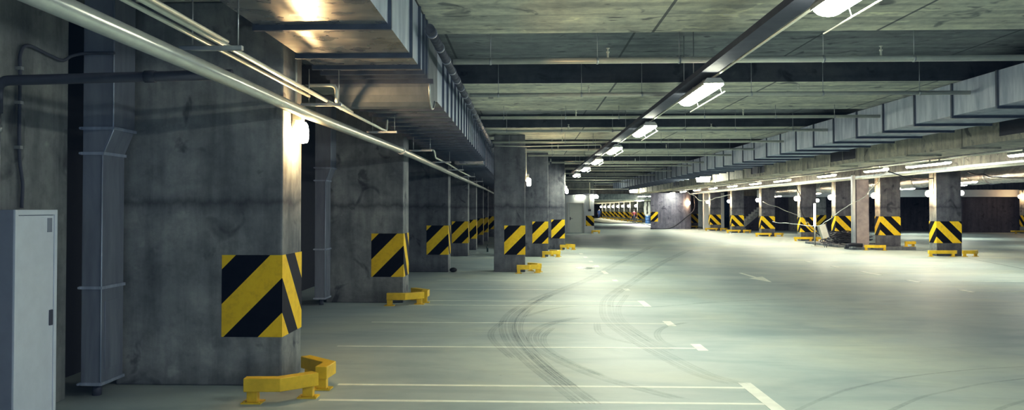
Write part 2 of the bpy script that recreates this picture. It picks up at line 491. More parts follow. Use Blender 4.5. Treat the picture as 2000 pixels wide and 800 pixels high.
# right row -----------------------------------------------------------------
RR = [(14.50,31.34,.87,0,'nearest and largest square column of the right row'),
      (14.48,36.15,.82,.13,'square column on a low kerb, second of the right row'),
      (14.50,41.3,.82,.11,'square column behind the cable heap, third of the right row'),
      (14.34,45.94,.81,0,'square column left of the cable heap, fourth of the right row'),
      (14.38,53.63,.82,0,'square column, fifth of the right row, with a cable across its band'),
      (14.50,61.70,.84,0,'square column, sixth of the right row, beside the crouching person'),
      (14.22,67.50,.82,0,'square column, seventh of the right row, in front of the pale wall'),
      (14.50,76.60,.6,0,'square column, eighth of the right row, half behind the rounded wall')]
RD = ['nearest', 'second', 'third', 'fourth', 'fifth', 'sixth', 'seventh', 'eighth']
for k, (x, y, w, z0, l) in enumerate(RR):
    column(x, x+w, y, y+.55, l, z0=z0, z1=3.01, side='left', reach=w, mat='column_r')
    labs = ['yellow guard rail at the left front corner of the %s right-row column' % RD[k]]
    if k != 2: guard((x, y, z0 if k != 1 else 0), 'left', labs, [([(-.38,-.42), (.25,-.42), (.52,-.1)] if False else FRONT[0][0], FRONT[0][1])] if k != 1 else [([(.10,-.75), (.55,-.75), (.85,-.55)], [(.15,-.75), (.80,-.58)])])
    if k < 7 and k != 2:
        guard((x+w, y, z0), 'right', ['yellow guard rail at the right front corner of the %s right-row column' % RD[k]], [([(-.16,-.38), (.22,-.38), (.40,-.2)], [(-.10,-.38), (.34,-.25)])] if k != 1 else [([(.08,-.2), (.45,-.2), (.52,.1)], [(.12,-.2), (.48,-.02)])])
for o in COL.objects:
    pass
column(33.9, 35.3, 60.6, 61.2, 'distant dark column far right with a V-shaped hazard band', z1=2.95, side='left', reach=1.2, vee=True)
guard((33.9, 60.6, 0), 'left', ['yellow guard rail at the foot of the distant far right column'], [([(-.45,-.4), (.9,-.4), (1.1,-.3)], [(-.3,-.4), (.8,-.4)])])
column(20.9, 21.8, 64.0, 64.6, 'dim distant column seen through the gap left of the cable heap', z1=3.92, side='right', reach=.9)
# far row beyond the rounded wall
FY = [108, 115.5, 122.5, 129, 136, 142.5, 150, 157.]
for k, y in enumerate(FY):
    w = ORD[k]
    column(13.9, 14.75, y, y+.6, 'small distant striped column, %s of the far row counted from the right' % w, z1=2.615, side='left', reach=.84)
    guard((13.9, y, 0), 'left', ['tiny yellow guard rail at the foot of the %s far-row column from the right' % w], FRONT)
# hazard patch on the ramp wall
o = obj('hazard_sign', mk(bx, -.02, .58, -.012, -.002, .62, 1.42), M['hazv']); o.location = (10.42, 72.5, 0)
tag(o, 'black and yellow striped patch on the left end of the rounded wall', 'hazard marking')

# pier and steel channel beside the cable heap
o = obj('concrete_pier', mk(bx, 13.47, 13.98, 36.0, 36.5, .1, 2.85), M['pink'], None, .015)
tag(o, 'slim pinkish concrete pier standing beside the cable heap', 'column')
b = bmesh.new(); bx(b, 13.30, 13.42, 35.95, 35.98, 0.1, 3.02); bx(b, 13.30, 13.325, 35.98, 36.12, .1, 3.02); bx(b, 13.395, 13.42, 35.98, 36.12, .1, 3.02)
o = obj('steel_channel', b, M['galv']); tag(o, 'vertical grey steel channel against the slim pinkish pier', 'steel post')

# ------------------------------------------------------------------ wall lamps
def lamp_proto(strong=False):
    """bulkhead lamp facing +x (local), origin at wall"""
    t = thing('wall_lamp', 'x', 'lamp')
    b = bmesh.new(); lathe(b, [(.055,0), (.062,.01), (.062,.035), (.05,.045)], 20, axis='x')
    obj('lamp_base', b, M['plastic'], t)
    b = bmesh.new()
    prof = [(.0001,.21), (.03,.207), (.05,.18), (.058,.13), (.058,.05), (.045,.01), (.0001,.0)]
    # elongated vertical globe beside the wall
    lathe(b, [(r, h-.19) for r, h in prof[::-1]], 16, c=(.095, 0, 0))
    obj('globe', b, M['bulbs' if strong else 'bulb'], t)
    b = bmesh.new(); bx(b, .0, .10, -.055, .055, .03, .13)
    obj('junction_box', b, M['plastic'], t, .008)
    return t
lp = lamp_proto(True)
lp.location = (-2.265, 8.42, 2.48); lp['label'] = 'bright warm bulkhead lamp on the aisle face of the nearest pier'
obj('conduit', mk(tube, [(.02, .02, .13), (.02, .02, .80)], .012, 8), M['pipe'], lp)
proto = lamp_proto()
obj('conduit', mk(tube, [(.02, -.10, .08), (.02, -.10, .82)], .012, 8), M['pipe'], proto)
proto.location = (.015, 23.15, 2.45); proto['label'] = 'warm lamp on the right face of the nearest free-standing middle column'
c = dup(proto, (1.635, 35.95, 2.47), 'warm lamp on the right face of the third free-standing middle column')
def globe_lamp(loc, label, sgn=-1, s=1., zc=1.1, mat='bulb'):
    t = thing('wall_lamp', label, 'lamp', loc)
    b = bmesh.new(); lathe(b, [(.03*s, 0), (.05*s, sgn*.02), (.05*s, sgn*.05)], 14, axis='x'); obj('lamp_base', b, M['plastic'], t)
    b = bmesh.new(); R = .115*s
    lathe(b, [(max(.001, R*math.sin(PI*k/10)), -R*math.cos(PI*k/10)) for k in range(11)], 14, c=(sgn*(.04+R), 0, 0)); obj('globe', b, M[mat], t)
    b = bmesh.new(); tube(b, [(sgn*.02, -.02, .03), (sgn*.02, -.02, zc)], .025*s, 8); obj('conduit', b, M['pipe'], t)
    return t
for k, (x, y, w, z0, l) in enumerate(RR[:7]):
    globe_lamp((x-.006, y+.2, 2.2), 'round glowing lamp on the left face of the %s right-row column' % RD[k], zc=.78)
globe_lamp((14.50+.87+.006, 31.6, 2.22), 'small glowing lamp on the right face of the nearest right-row column', 1, .75, .74)
globe_lamp((14.34+.81+.006, 46.2, 2.1), 'small glowing lamp on the right face of the fourth right-row column', 1, .8, .8)
globe_lamp((33.893, 60.8, 2.5), 'orange glowing lamp on the distant far right column', -1, 1.1, .4, 'bulbm')
for k, y in enumerate(FY):
    globe_lamp((13.894, y+.25, 2.05), 'tiny round lamp on the %s far-row column from the right' % ORD[k], -1, 1.35, .54, 'farbulb')
t = thing('wall_lamp', 'bright warm lamp glowing on the right end of the rounded wall', 'lamp', (13.62, 72.62, 2.15), math.radians(-45))
obj('lamp_base', mk(lathe, [(.09,0), (.09,-.03), (.07,-.05)], 16, (0,0,0), 'y'), M['plastic'], t)
obj('globe', mk(lathe, [(max(.001,.17*math.sin(PI*k/10)), -.17*math.cos(PI*k/10)) for k in range(11)], 16, (0,-.2,0)), M['bulbm'], t)
t = thing('bulkhead_light', 'oval lit fitting on the wall above the white door', 'lamp', (3.79, 59.95, 2.52))
obj('lamp_base', mk(bx, -.34, .34, -.05, 0, -.08, .08), M['plastic'], t, .02)
obj('diffuser', mk(bx, -.30, .30, -.10, -.05, -.07, .07), M['soft'], t, .02)
t = thing('hanging_lamp', 'round lit lamp hanging at the corner of the white door block', 'lamp', (4.86, 59.9, 2.5))
obj('globe', mk(lathe, [(.001,-.13), (.15,-.11), (.19,0), (.15,.09), (.001,.11)], 16), M['soft'], t)
obj('lamp_holder', mk(lathe, [(.05,.1), (.1,.13), (.1,.24), (.04,.26)], 14), M['dpipe'], t)
obj('rod', mk(tube, [(0,0,.25), (0,0,1.42)], .012, 6), M['zinc'], t)

# ------------------------------------------------------------------ fluorescent fixtures
def fixture(label, group, loc, L=1.6, w=.21, mat='fluor', extra=True):
    t = thing('fluorescent_fixture', label, 'ceiling light', loc, 0, group)
    b = bmesh.new(); prism(b, [(-w/2-.008,-.018), (-w/2-.008,.012), (-w/2*.7,.06), (w/2*.7,.06), (w/2+.008,.012), (w/2+.008,-.018), (w/2,-.018), (w/2,0), (-w/2,0), (-w/2,-.018)], -L/2, L/2, lambda a, c, d: (a, d, c))
    obj('housing', b, M['plastic'], t)
    # rounded diffuser
    pr = [(-w/2*.98*math.cos(a), -.005-.06*math.sin(a)) for a in [PI*k/8 for k in range(9)]]
    b = bmesh.new()
    def conv(a, c, d):
        return (a, d, c)
    prism(b, pr, -L/2+.02, L/2-.02, conv)
    obj('diffuser', b, M[mat], t)
    b = bmesh.new(); bx(b, -.02, .02, -.32, -.28, .055, .11); bx(b, -.02, .02, .28, .32, .055, .11); obj('bracket', b, M['zinc'], t)
    if extra:
        b = bmesh.new(); tube(b, [(.13,-.75,-.085), (.13,1.25,-.085)], .007, 6); tube(b, [(.13,-.6,-.085), (.105,-.6,-.0)], .004, 6); tube(b, [(.13,.7,-.085), (.105,.7,-.0)], .004, 6)
        obj('side_rod', b, M['pipe'], t)
    return t
R1 = [(.9,'hidden'), (5.2,'nearest fluorescent fixture on the middle rail, cut by the top edge'), (10.35,'large fluorescent fixture glowing on the middle rail, second from the top'),
      (15.15,'third glowing fluorescent fixture along the middle rail'), (20.2,'fourth glowing fluorescent fixture along the middle rail'), (25.0,'fifth glowing fluorescent fixture along the middle rail'),
      (29.7,'sixth glowing fluorescent fixture along the middle rail'), (34.9,'seventh and last glowing fluorescent fixture of the middle rail')]
R1.insert(0, (-4., 'fluorescent fixture of the middle rail behind the viewpoint'))
R1[1] = (.9, 'fluorescent fixture of the middle rail nearest overhead')
for y, l in R1:
    fixture(l, 'fluorescent lights on the middle rail', (2.06, y, 3.02))
# lighting rail
t = thing('lighting_rail', 'long dark cable rail carrying the middle row of lights', 'cable tray', (2.0, 0, 3.13))
b = bmesh.new(); bx(b, -.09, .09, -5, 36.2, 0, .012); bx(b, -.09, -.08, 1.5, 36.2, .012, .06); bx(b, .08, .09, 1.5, 36.2, .012, .06)
obj('tray', b, M['dpipe'], t)
obj('conduit', mk(tube, [(.12, 1.5, .0), (.12, 36.2, .0)], .014, 8), M['pipe'], t)
hb = mk(tube, [(0, 0, .01), (0, 0, .80)], .006, 6)
hp = obj('hanger_rod', hb, M['zinc'], t); hp.location = (.1, 3.2, 0)
for y in (8.6+2.3, 11.55, 18.2, 26, 33.4):
    c = hp.copy(); COL.objects.link(c); c.location = (.1, y, 0)
# second row over the right side
R2 = [21.3, 26.2, 30.5, 35.4, 41.2, 46.2, 51.3, 56.5, 61.7, 67., 72.]
for k, y in enumerate(R2):
    fixture('glowing fluorescent fixture, %s of the right-hand row counted from the camera' % ORD[k], 'fluorescent lights of the right-hand row', (12.08, y, 3.0), 1.7, .2, 'fluor2', False)
for k, y in enumerate((28.7, 44., 59.)):
    fixture('slimmer fluorescent fixture set between the right-hand row lights, %s from the camera' % ORD[k], 'slim fixtures between the right-hand row lights', (12.64, y, 3.06), 1.3, .10, 'fluor2', False)
t = thing('lighting_rail', 'pale cable rail carrying the right-hand row of lights', 'cable tray', (12.1, 0, 3.11))
b = bmesh.new(); bx(b, -.06, .06, 17, 75, 0, .012); bx(b, -.06, -.05, 17, 75, .012, .05); bx(b, .05, .06, 17, 75, .012, .05)
obj('tray', b, M['tray'], t); obj('conduit', mk(tube, [(.35, 17, .02), (.35, 75, .02)], .018, 8), M['pipe'], t)
hp = obj('hanger_rod', mk(tube, [(0,0,.01), (0,0,.53)], .006, 6), M['zinc'], t); hp.location = (.05, 24, 0)
for y in (33, 38.5, 44, 54, 64):
    c = hp.copy(); COL.objects.link(c); c.location = (.05, y, 0)
# pendants
for (x, y, l) in ((8.38, 41.3, 'wide lit pendant light on a long rod before the beige duct'), (8.42, 67.8, 'smaller distant lit pendant light on a rod, left of the rounded wall')):
    t = thing('pendant_light', l, 'ceiling light', (x, y, 3.05))
    b = bmesh.new(); prism(b, [(-.33,.12), (-.27,-.13), (.27,-.13), (.33,.12)], -.12, .12, lambda a, c, d: (a, d, c)); obj('shade', b, M['soft'], t, .02)
    obj('shade_cap', mk(bx, -.34, .34, -.13, .13, .12, .15), M['plastic'], t)
    obj('rod', mk(tube, [(0,0,.15), (0,0,.87)], .018, 8), M['zinc'], t)
# fittings in the far zone
for k, (x, y) in enumerate(((12.3, 92), (13.2, 91), (12.8, 98))):
    fixture(['lit strip light far away, left of the two above the far columns', 'lit strip light far away, right of the two above the far columns', 'lowest lit strip light far away above the far columns'][k], 'far strip lights', (x, y, 3.0 if k < 2 else 2.6), 1.2, .8 if k < 2 else .9, 'fluor2', False)
for k, (x, y) in enumerate(((24.2, 38), (24.3, 50), (25.2, 58.5))):  # fixtures added mostly out of view to brighten the far right floor
    t = fixture('added fluorescent fixture over the bays beyond the foil duct, %s from the camera' % ORD[k], 'added fixtures over the far right bays', (x, y, 3.0), 1.7, .3, 'fluor2', False)
    obj('hanger_rod', mk(tube, [(0,-.3,.1), (0,-.3,.93)], .006, 6), M['zinc'], t)
# warm strip lights below the foil duct
for k, (x, y, z) in enumerate(((16.3, 33.0, 2.66), (16.6, 40.2, 2.6), (16.4, 50, 2.55), (16.4, 57.5, 2.5))):
    t = fixture('warm strip light under the foil duct, %s from the camera' % ORD[k], 'warm strip lights under the foil duct', (x, y, z), 1.5, .22, 'strip', False)

# ------------------------------------------------------------------ ducts
def duct(label, x0, x1, y0, y1, z0, z1, mat, step, fl=True, first=None, proj=.025, over=.0):
    t = thing('air_duct', label, 'duct', ((x0+x1)/2, y0, z0))
    hw = (x1-x0)/2; L = y1-y0; H = z1-z0
    o = obj('duct_body', mk(bx, -hw, hw, 0, L, 0, H), M[mat], t)
    if mat == 'galvx':
        o.data.materials.append(M['galvr'])
        for p in o.data.polygons:
            if abs(p.normal.x) > .9: p.material_index = 1
    if fl:
        b = bmesh.new(); p = proj
        bx(b, -hw-p, hw+p+over, -.022, .022, -p-.015, 0); bx(b, -hw-p, -hw, -.022, .022, 0, H); 
        if over >= 0: bx(b, hw, hw+p, -.022, .022, 0, H)
        f = obj('flange', b, M['flange' if mat != 'duct2' else 'duct2'], t)
        n = 0; y = first if first is not None else step
        while y < L and n < 60:
            c = f if n == 0 else f.copy()
            if n: COL.objects.link(c)
            c.location = (0, y, 0); y += step; n += 1
    return t
d1 = duct('wide galvanised duct overhead lit warm by the pier lamp', -2.02, -1.02, -2, 9.15, 3.03, 3.59, 'galvx', 1.22, first=2.35)
fl0 = [c for c in d1.children if c.name.startswith('flange')][0]
for y in (10.28, 10.62):
    c = fl0.copy(); COL.objects.link(c); c.location = (0, y, 0)
# rounded transition sheet
t = thing('duct_elbow', 'pale rounded sheet metal elbow hanging below the first duct', 'duct', (-1.52, 9.2, 0))
pr = [(0,3.03), (.005,2.95), (.03,2.87), (.08,2.80), (.16,2.76), (.27,2.745), (.38,2.76), (.48,2.80), (.56,2.86), (.9,2.90), (.9,3.59), (0,3.59)]
obj('elbow_sheet', mk(prism, pr, -.50, .50, lambda a, c, d: (d, a, c)), M['elbow'], t)
b = bmesh.new(); tube(b, [(.505, p[0], p[1]) for p in pr[:9]], .012, 6); tube(b, [(-.505, p[0], p[1]) for p in pr[:9]], .012, 6)
obj('seam_edge', b, M['zinc'], t)
obj('top_bar', mk(bx, -.55, .55, -.03, .03, 2.985, 3.03), M['flange'], t)
duct('galvanised duct continuing after the rounded elbow along the left piers', -2.02, -1.02, 10.1, 22.0, 2.90, 3.58, 'galvx', .62)
duct('farther lower end of the galvanised left duct by the dark column', -1.78, -1.05, 22.05, 48, 2.80, 3.5, 'galvx', .8)
duct('long galvanised duct across the right ceiling with vertical flanges', 6.65, 7.9, 1.5, 66, 3.10, 3.60, 'galvr', 1.3, first=.6)
# beige duct with grilles
t = duct('beige sheet duct with dark louvre grilles behind the long right duct', 8.95, 10.2, 2, 75, 2.92, 3.60, 'duct2', 2.55, first=.9, over=-.5)
def grille(bm, L, H):
    bx(bm, -.02, -.005, 0, L, 0, .03); bx(bm, -.02, -.005, 0, L, H-.03, H); bx(bm, -.02, -.005, 0, .03, .03, H-.03); bx(bm, -.02, -.005, L-.03, L, .03, H-.03); bx(bm, -.02, -.005, L/2-.015, L/2+.015, .03, H-.03)
gb = bmesh.new(); grille(gb, 2.0, .33); 
def gback(bm, L, H):
    bx(bm, -.005, 0, .03, L-.03, .03, H-.03)
    for k in range(9): bx(bm, -.012, -.004, .03, L-.03, .05+k*.03, .058+k*.03)
g0 = None
for y in (14.8, 23.85, 32.8, 41.8, 50.8):
    if g0 is None:
        g0 = obj('grille_frame', gb, M['duct2'], t); l0 = obj('louvre', mk(gback, 2.0, .33), M['lens'], g0); g = g0
    else:
        g = g0.copy(); COL.objects.link(g); l = l0.copy(); COL.objects.link(l); l.parent = g
    g.location = (-.626, y-2, .07)
# tall rectangular riser ducts by the piers
def riser(label, x, y, mat='galvd', k=1.):
    t = thing('riser_duct', label, 'duct', (x, y, 0))
    a, b_, c, dpt = 0, .18, .275, .42
    pr = [(a, .10), (b_, .10), (b_, 2.14), (c, 2.37), (c, 3.6), (a, 3.6)]
    obj('duct_body', mk(prism, pr, 0, dpt, lambda p, q, d: (p, d, q)), M[mat], t, .006)
    for z, w in ((.12, b_), (.96, b_), (2.14, b_), (2.36, c)):
        b = bmesh.new(); bx(b, -.014, w+.014, -.014, dpt+.01, z-.013, z+.013)
        for px in (-.01, w+.01): tube(b, [(px, -.014, z), (px, -.03, z)], .012, 6)
        obj('flange', b, M['galvr'], t)
    b = bmesh.new(); tube(b, [(b_, -.004, .14), (b_, -.004, 2.12)], .007, 6); tube(b, [(b_, -.004, 2.12), (c, -.004, 2.34), (c, -.004, 3.58)], .007, 6); obj('seam_edge', b, M['galvr'], t)
    b = bmesh.new()
    bx(b, b_, b_+.008, .06, .36, .24, .84); obj('access_panel', b, M['galvd'], t, .004)
    b = bmesh.new(); tube(b, [(.09, .12, 0), (.09, .12, .1)], .04, 12); obj('foot', b, M['dpipe'], t)
    return t
riser('dull grey stepped vertical duct beside the nearest pier', -3.89, 7.5)
riser('dull grey stepped vertical duct beside the second left pier', -3.60, 14.8)

# lagged sprinkler main beside the left duct
t = thing('sprinkler_main', 'dark banded pipe running along the top edge of the left duct', 'pipe', (-.88, 0, 3.32))
obj('pipe_body', mk(tube, [(0,8.0,0), (0,28,0)], .046, 12), M['lag'], t)
cb = bmesh.new(); lathe(cb, [(.053,-.025), (.053,.025)], 14, axis='y'); cl = obj('pipe_clamp', cb, M['galvd'], t); cl.location = (0, 8.2, 0)
for k in range(1, 22):
    c = cl.copy(); COL.objects.link(c); c.location = (0, 8.2+k*.75, 0)
# cross pipes
XP = [10.17, 13.2, 16.5, 19.3, 22.55, 25.4, 28.2, 32.5, 34.9, 39.5, 44.5, 50, 56]
for k, y in enumerate(XP):
    x0 = -.84 if y < 28 else (.1 if y < 30 else 1.7); r = .036 if k == 0 else .03
    if k >= 7: x0 = 2.25 if k > 7 else 1.0
    t = thing('sprinkler_pipe', 'pale sprinkler pipe across the ceiling, %s from the camera' % ORD[k], 'pipe', (0, y, 3.38), 0, 'sprinkler pipes across the ceiling')
    obj('pipe_body', mk(tube, [(x0, 0, 0), (6.62, 0, 0)], r, 10), M['pipe'], t)
    zt = 3.60 if any(a <= y <= b for a, b in ((6.1,9.7), (13.57,17.3), (20.95,24.6), (28.46,32.0), (35.6,38.2), (41.4,43.6), (47.2,49.2), (53,55))) else 3.925
    hb = bmesh.new(); tube(hb, [(0,0,.0), (0,0,zt-3.38)], .005, 6); lathe(hb, [(r+.006,-.012), (r+.006,.012)], 10, axis='x')
    hr = obj('hanger_rod', hb, M['zinc'], t); xs = [x for x in (-.4, .9, 1.9, 3.4, 4.6, 5.9) if x > x0]
    hr.location = (xs[0], 0, 0)
    for x in xs[1:]:
        c = hr.copy(); COL.objects.link(c); c.location = (x + random.uniform(-.15, .15), 0, 0)
    hb = bmesh.new(); lathe(hb, [(.012,0), (.012,.05), (.02,.055), (.02,.07), (.008,.075), (.008,.10), (.022,.105), (.022,.112)], 10, c=(0,0,r))
    sh = obj('sprinkler_head', hb, M['pipe'], t); sh.location = (.97, 0, 0)
    c = sh.copy(); COL.objects.link(c); c.location = (4.1, 0, 0)
# conduit over the dark column
b = bmesh.new(); tube(b, bend([(-.79, 22.7, 3.30), (0.03, 22.7, 3.28), (1.9, 22.7, 3.32), (1.98, 22.7, 3.32), (1.98, 22.7, 3.15)], .1), .014, 8)
tag(obj('conduit', b, M['pipe']), 'thin conduit bridging from the dark middle column to the light rail', 'conduit')

# ------------------------------------------------------------------ left pipes
PX = [(-2.10,1.5), (-2.10,8.4), (-1.94,13.6), (-1.90,24), (-1.86,30), (-1.815,40), (-1.80,50)]
t = thing('water_pipe', 'thick pale pipe running in front of the left piers into the distance', 'pipe', (0, 0, 2.57))
obj('pipe_body', mk(tube, [(x, y, 0) for x, y in PX], .052, 20), M['mainpipe'], t)
b = bmesh.new(); lathe(b, [(.064,-.05), (.064,.05)], 16, c=(-1.94, 13.6, 0), axis='y'); obj('coupling', b, M['zinc'], t)
b = bmesh.new(); lathe(b, [(.062,-.03), (.062,.03)], 16, c=(-1.9, 24, 0), axis='y'); obj('coupling', b, M['zinc'], t)
SY = [5.35, 8.3, 11.3, 14.9, 18.6, 22.3, 27, 31.6]
def pxat(y):
    for (x0, y0), (x1, y1) in zip(PX, PX[1:]):
        if y0 <= y <= y1: return x0 + (x1-x0)*(y-y0)/(y1-y0)
    return PX[-1][0]
for k, y in enumerate(SY):
    x = pxat(y)
    t = thing('strut_hanger', 'small strut bracket hung on two rods over the thick left pipe, %s from the camera' % ORD[k], 'bracket', (x, y, 2.64), 0, 'strut brackets over the thick left pipe')
    obj('strut', mk(bx, -.06, .34, -.02, .02, 0, .03), M['zinc'], t, .004)
    hz = (3.0 if y < 9.2 else 2.74 if y < 10 else 2.88 if y < 22 else 2.78) - 2.64
    r = obj('rod', mk(tube, [(.02, 0, .03), (.02, 0, hz)], .005, 6), M['zinc'], t)
    c = r.copy(); COL.objects.link(c); c.location = (.29, 0, 0)
CL = ['upper thin conduit above the thick left pipe, nearest length', 'middle thin conduit above the thick left pipe, ending at the first lamp', 'lower thin conduit lying close above the thick left pipe',
      'next length of thin conduit after the second strut bracket', 'farther wavy conduit above the thick left pipe']
def cnd(pts, r, l):
    tag(obj('conduit', mk(tube, pts, r, 8), M['pipe']), l, 'conduit')
cnd([(-1.90, 1.5, 2.69), (-1.90, 8.25, 2.69)], .018, CL[0])
cnd([(-1.98, 1.5, 2.685), (-1.98, 7.9, 2.685)], .014, CL[1])
cnd([(-1.84, 1.5, 2.685), (-1.84, 5.3, 2.685)], .012, CL[2])
cnd(bend([(-1.90, 8.34, 2.69), (-1.86, 11.2, 2.69), (-1.84, 11.5, 2.69), (-1.84, 11.55, 2.84)], .06), .017, CL[3])
cnd(bend([(-1.90, 9.5, 2.715), (-1.86, 8.5, 2.715), (-1.84, 8.42, 2.715), (-1.84, 8.42, 2.86), (-2.1, 8.42, 2.86)], .08), .018, 'conduit stub curling up and over behind the first lamp')
cnd(bend([(-2.05, 17.2, 2.83), (-1.80, 17.2, 2.83), (-1.79, 17.4, 2.68), (-1.76, 20, 2.69), (-1.78, 24, 2.69), (-1.72, 28, 2.69)], .07), .017, CL[4])
# dark branch pipe from the thick pipe to the riser over the cabinet
t = thing('branch_pipe', 'thick dark pipe crossing level from the thick pale pipe to the left wall', 'pipe', (0, 6.27, 0))
obj('pipe_body', mk(tube, bend([(-3.90, 0, 2.36), (-3.90, 0, 2.60), (-2.14, 0, 2.635)], .09), .038, 14), M['dpipe'], t)
obj('coupling', mk(lathe, [(.045,-.04), (.045,.04)], 14, (-2.75, 0, 2.623), 'x'), M['dpipe'], t)
# wall conduit
t = thing('wall_conduit', 'thin dark conduit with clips climbing the left wall and arching over', 'conduit', (-3.95, 6.64, 0))
obj('pipe_body', mk(tube, spline([(0, .04, 1.66), (0, .05, 1.85), (0, 0, 2.1), (0, 0, 2.7), (0, .0, 2.86), (0, .10, 2.95), (0, .4, 2.93), (0, .62, 2.92), (.02, .74, 2.98), (.1, .84, 3.02), (.35, .835, 3.02)], 6), .014, 8), M['dpipe'], t)
b = bmesh.new(); bx(b, -.03, .018, -.02, .02, 2.12, 2.145); cl = obj('clip', b, M['zinc'], t)
for z in (.35, .62): 
    c = cl.copy(); COL.objects.link(c); c.location = (0, 0, z)
t = thing('riser_pipe', 'shiny vertical pipe with a fitting at the left edge over the cabinet', 'pipe', (-3.90, 6.27, 0))
obj('pipe_body', mk(tube, [(0,0,1.645), (0,0,2.36)], .026, 12), M['zinc'], t)
obj('fitting', mk(lathe, [(.034,2.22), (.038,2.24), (.034,2.27)], 12), M['zinc'], t)

# ------------------------------------------------------------------ cabinet
t = thing('fire_cabinet', 'tall white steel cabinet with a long door against the left wall', 'cabinet', (-3.74, 6.22, 0))
obj('cabinet_body', mk(bx, -.235, 0, 0, .575, 0, 1.645), M['greyen'], t, .004)
b = bmesh.new(); bx(b, 0, .018, 0, .04, .0, 1.645); bx(b, 0, .018, .535, .575, 0, 1.645); bx(b, 0, .018, .04, .535, 1.605, 1.645); bx(b, 0, .018, .04, .535, 0, .05)
obj('frame', b, M['white'], t, .003)
dr = obj('door', mk(bx, .001, .012, .045, .53, .055, 1.60), M['white'], t, .003)
b = bmesh.new(); bx(b, .012, .022, .47, .515, .74, .86); obj('lock', b, M['dpipe'], dr, .003)
obj('nameplate', mk(bx, .012, .015, .435, .50, 1.47, 1.58), M['greyen'], dr)

# ------------------------------------------------------------------ floor markings
def pline(x0, x1, y, label, w=.075):
    tag(obj('parking_line', mk(bx, x0, x1, y-w/2, y+w/2, 0, .002), M['line']), label, 'floor marking')
def pend(y0, y1, label, x0=2.02, x1=2.14):
    tag(obj('stall_end_mark', mk(bx, x0, x1, y0, y1, .0, .003), M['line']), label, 'floor marking')
YL = [7.50, 8.17, 10.45, 12.68, 14.97, 15.68, 17.93, 20.24, 22.85, 25.3, 27.6, 30.0, 32.4]
XL = [-1.78, -1.76, -2.26, -2.24, -2.0, -1.95, -1.96, -2.05, -1.7, .3, .3, 1.2, 1.2]
for k, y in enumerate(YL):
    if y > 26: XL[k] = 1.2
    pline(XL[k], 2.03, y, 'thin white parking line across the floor, %s from the bottom edge' % ORD[k], .07 if k < 2 else .06)
for k, (a, b_) in enumerate(((7.0, 8.4), (10.28, 10.78), (12.42, 12.95), (14.85, 15.80), (17.75, 18.22), (20.0, 20.5), (22.3, 23.4), (25.0, 25.7), (27.3, 27.9), (29.7, 30.3), (32.1, 32.7))):
    pend(a, b_, 'short thick white bar ending a parking line on the right, %s from the bottom edge' % ORD[k])
for k, (y, a, b_) in enumerate(((17.95, 17.72, 18.2), (20.33, 20.1, 20.65), (22.8, 22.2, 23.45), (27.7, 27.45, 27.95), (25.3, 25.05, 25.6))):
    pline(8.95, 13.3, y, 'faint white parking line in the right bays, %s' % ['nearest', 'second', 'third', 'fifth', 'fourth'][k] + ' from the camera', .05)
    pend(a, b_, 'short white bar ending a right-hand bay line, %s' % ['nearest', 'second', 'third', 'fifth', 'fourth'][k] + ' from the camera', 8.83, 8.95)
b = bmesh.new(); prism(b, [(5.52,22.8), (5.60,22.8), (5.62,21.4), (5.80,21.55), (5.57,19.95), (5.36,21.1), (5.53,21.25)], 0, .002)
tag(obj('direction_arrow', b, M['line']), 'worn white direction arrow painted on the open floor', 'floor marking')
# tyre marks (dark rubber left on the floor)
SK = [
 ([(5.72,39.28),(2.93,27.16),(1.5,20.6),(.33,16.38),(-.11,14.29),(-.25,12.68),(-.16,10.96),(.08,9.49),(.32,8.38),(.54,7.41)], .19, 'long dark tyre mark sweeping from the far aisle to the bottom, leftmost'),
 ([(.49,16.87),(.04,14.29),(-.1,12.4),(-.03,10.96),(.19,9.34),(.44,8.03)], .12, 'tyre mark running just inside the leftmost long sweep'),
 ([(6.59,35.42),(4.08,26.46),(2.44,19.92),(1.6,16.43),(1.34,14.35),(1.27,12.85),(1.37,11.46),(1.55,10.06),(1.77,8.83),(2.0,8.33)], .19, 'long dark tyre mark sweeping past the line ends, right of the pair'),
 ([(1.97,16.94),(1.57,14.73),(1.44,13.04),(1.53,11.47),(1.7,10.25)], .1, 'short tyre mark just right of the right-hand long sweep'),
 ([(.82,13.32),(.37,12.59),(.13,11.65),(.12,10.76),(.29,9.83),(.55,9.06),(.85,8.4),(1.35,7.64)], .13, 'hooked tyre mark curling between the two long sweeps, outer'),
 ([(.39,12.16),(.24,11.28),(.27,10.37),(.47,9.51),(.78,8.66)], .08, 'thin tyre mark inside the hooked curl'),
 ([(2.34,12.78),(1.97,12.33),(1.76,11.71),(1.7,11.03),(1.77,10.51)], .09, 'small hooked tyre mark by the stall end bar'),
 ([(-.31,12.97),(-.45,11.72),(-.38,10.82),(-.14,9.65)], .09, 'short tyre mark left of the leftmost long sweep'),
 ([(1.04,12.73),(.99,11.78),(1.08,11.23),(1.34,10.73)], .1, 'short curved tyre mark in the middle of the parking lines'),
 ([(-.04,13.28),(.46,14.46),(1.18,15.02),(2.02,14.75),(3.4,15.61),(5.04,16.3)], .09, 'faint tyre mark crossing sideways toward the arrow'),
 ([(2.2,7.1),(2.25,7.29),(2.83,8.0),(3.25,8.38),(3.81,8.78),(4.59,9.17),(5.4,9.42)], .055, 'upper thin arc tyre mark in the bottom right corner'),
 ([(2.9,7.15),(3.03,7.33),(3.47,7.81),(3.82,8.08),(4.31,8.43),(4.9,8.73)], .06, 'middle thin arc tyre mark in the bottom right corner'),
 ([(3.7,7.1),(3.89,7.36),(4.29,7.7),(4.9,8.1)], .07, 'lowest thin arc tyre mark in the bottom right corner')]
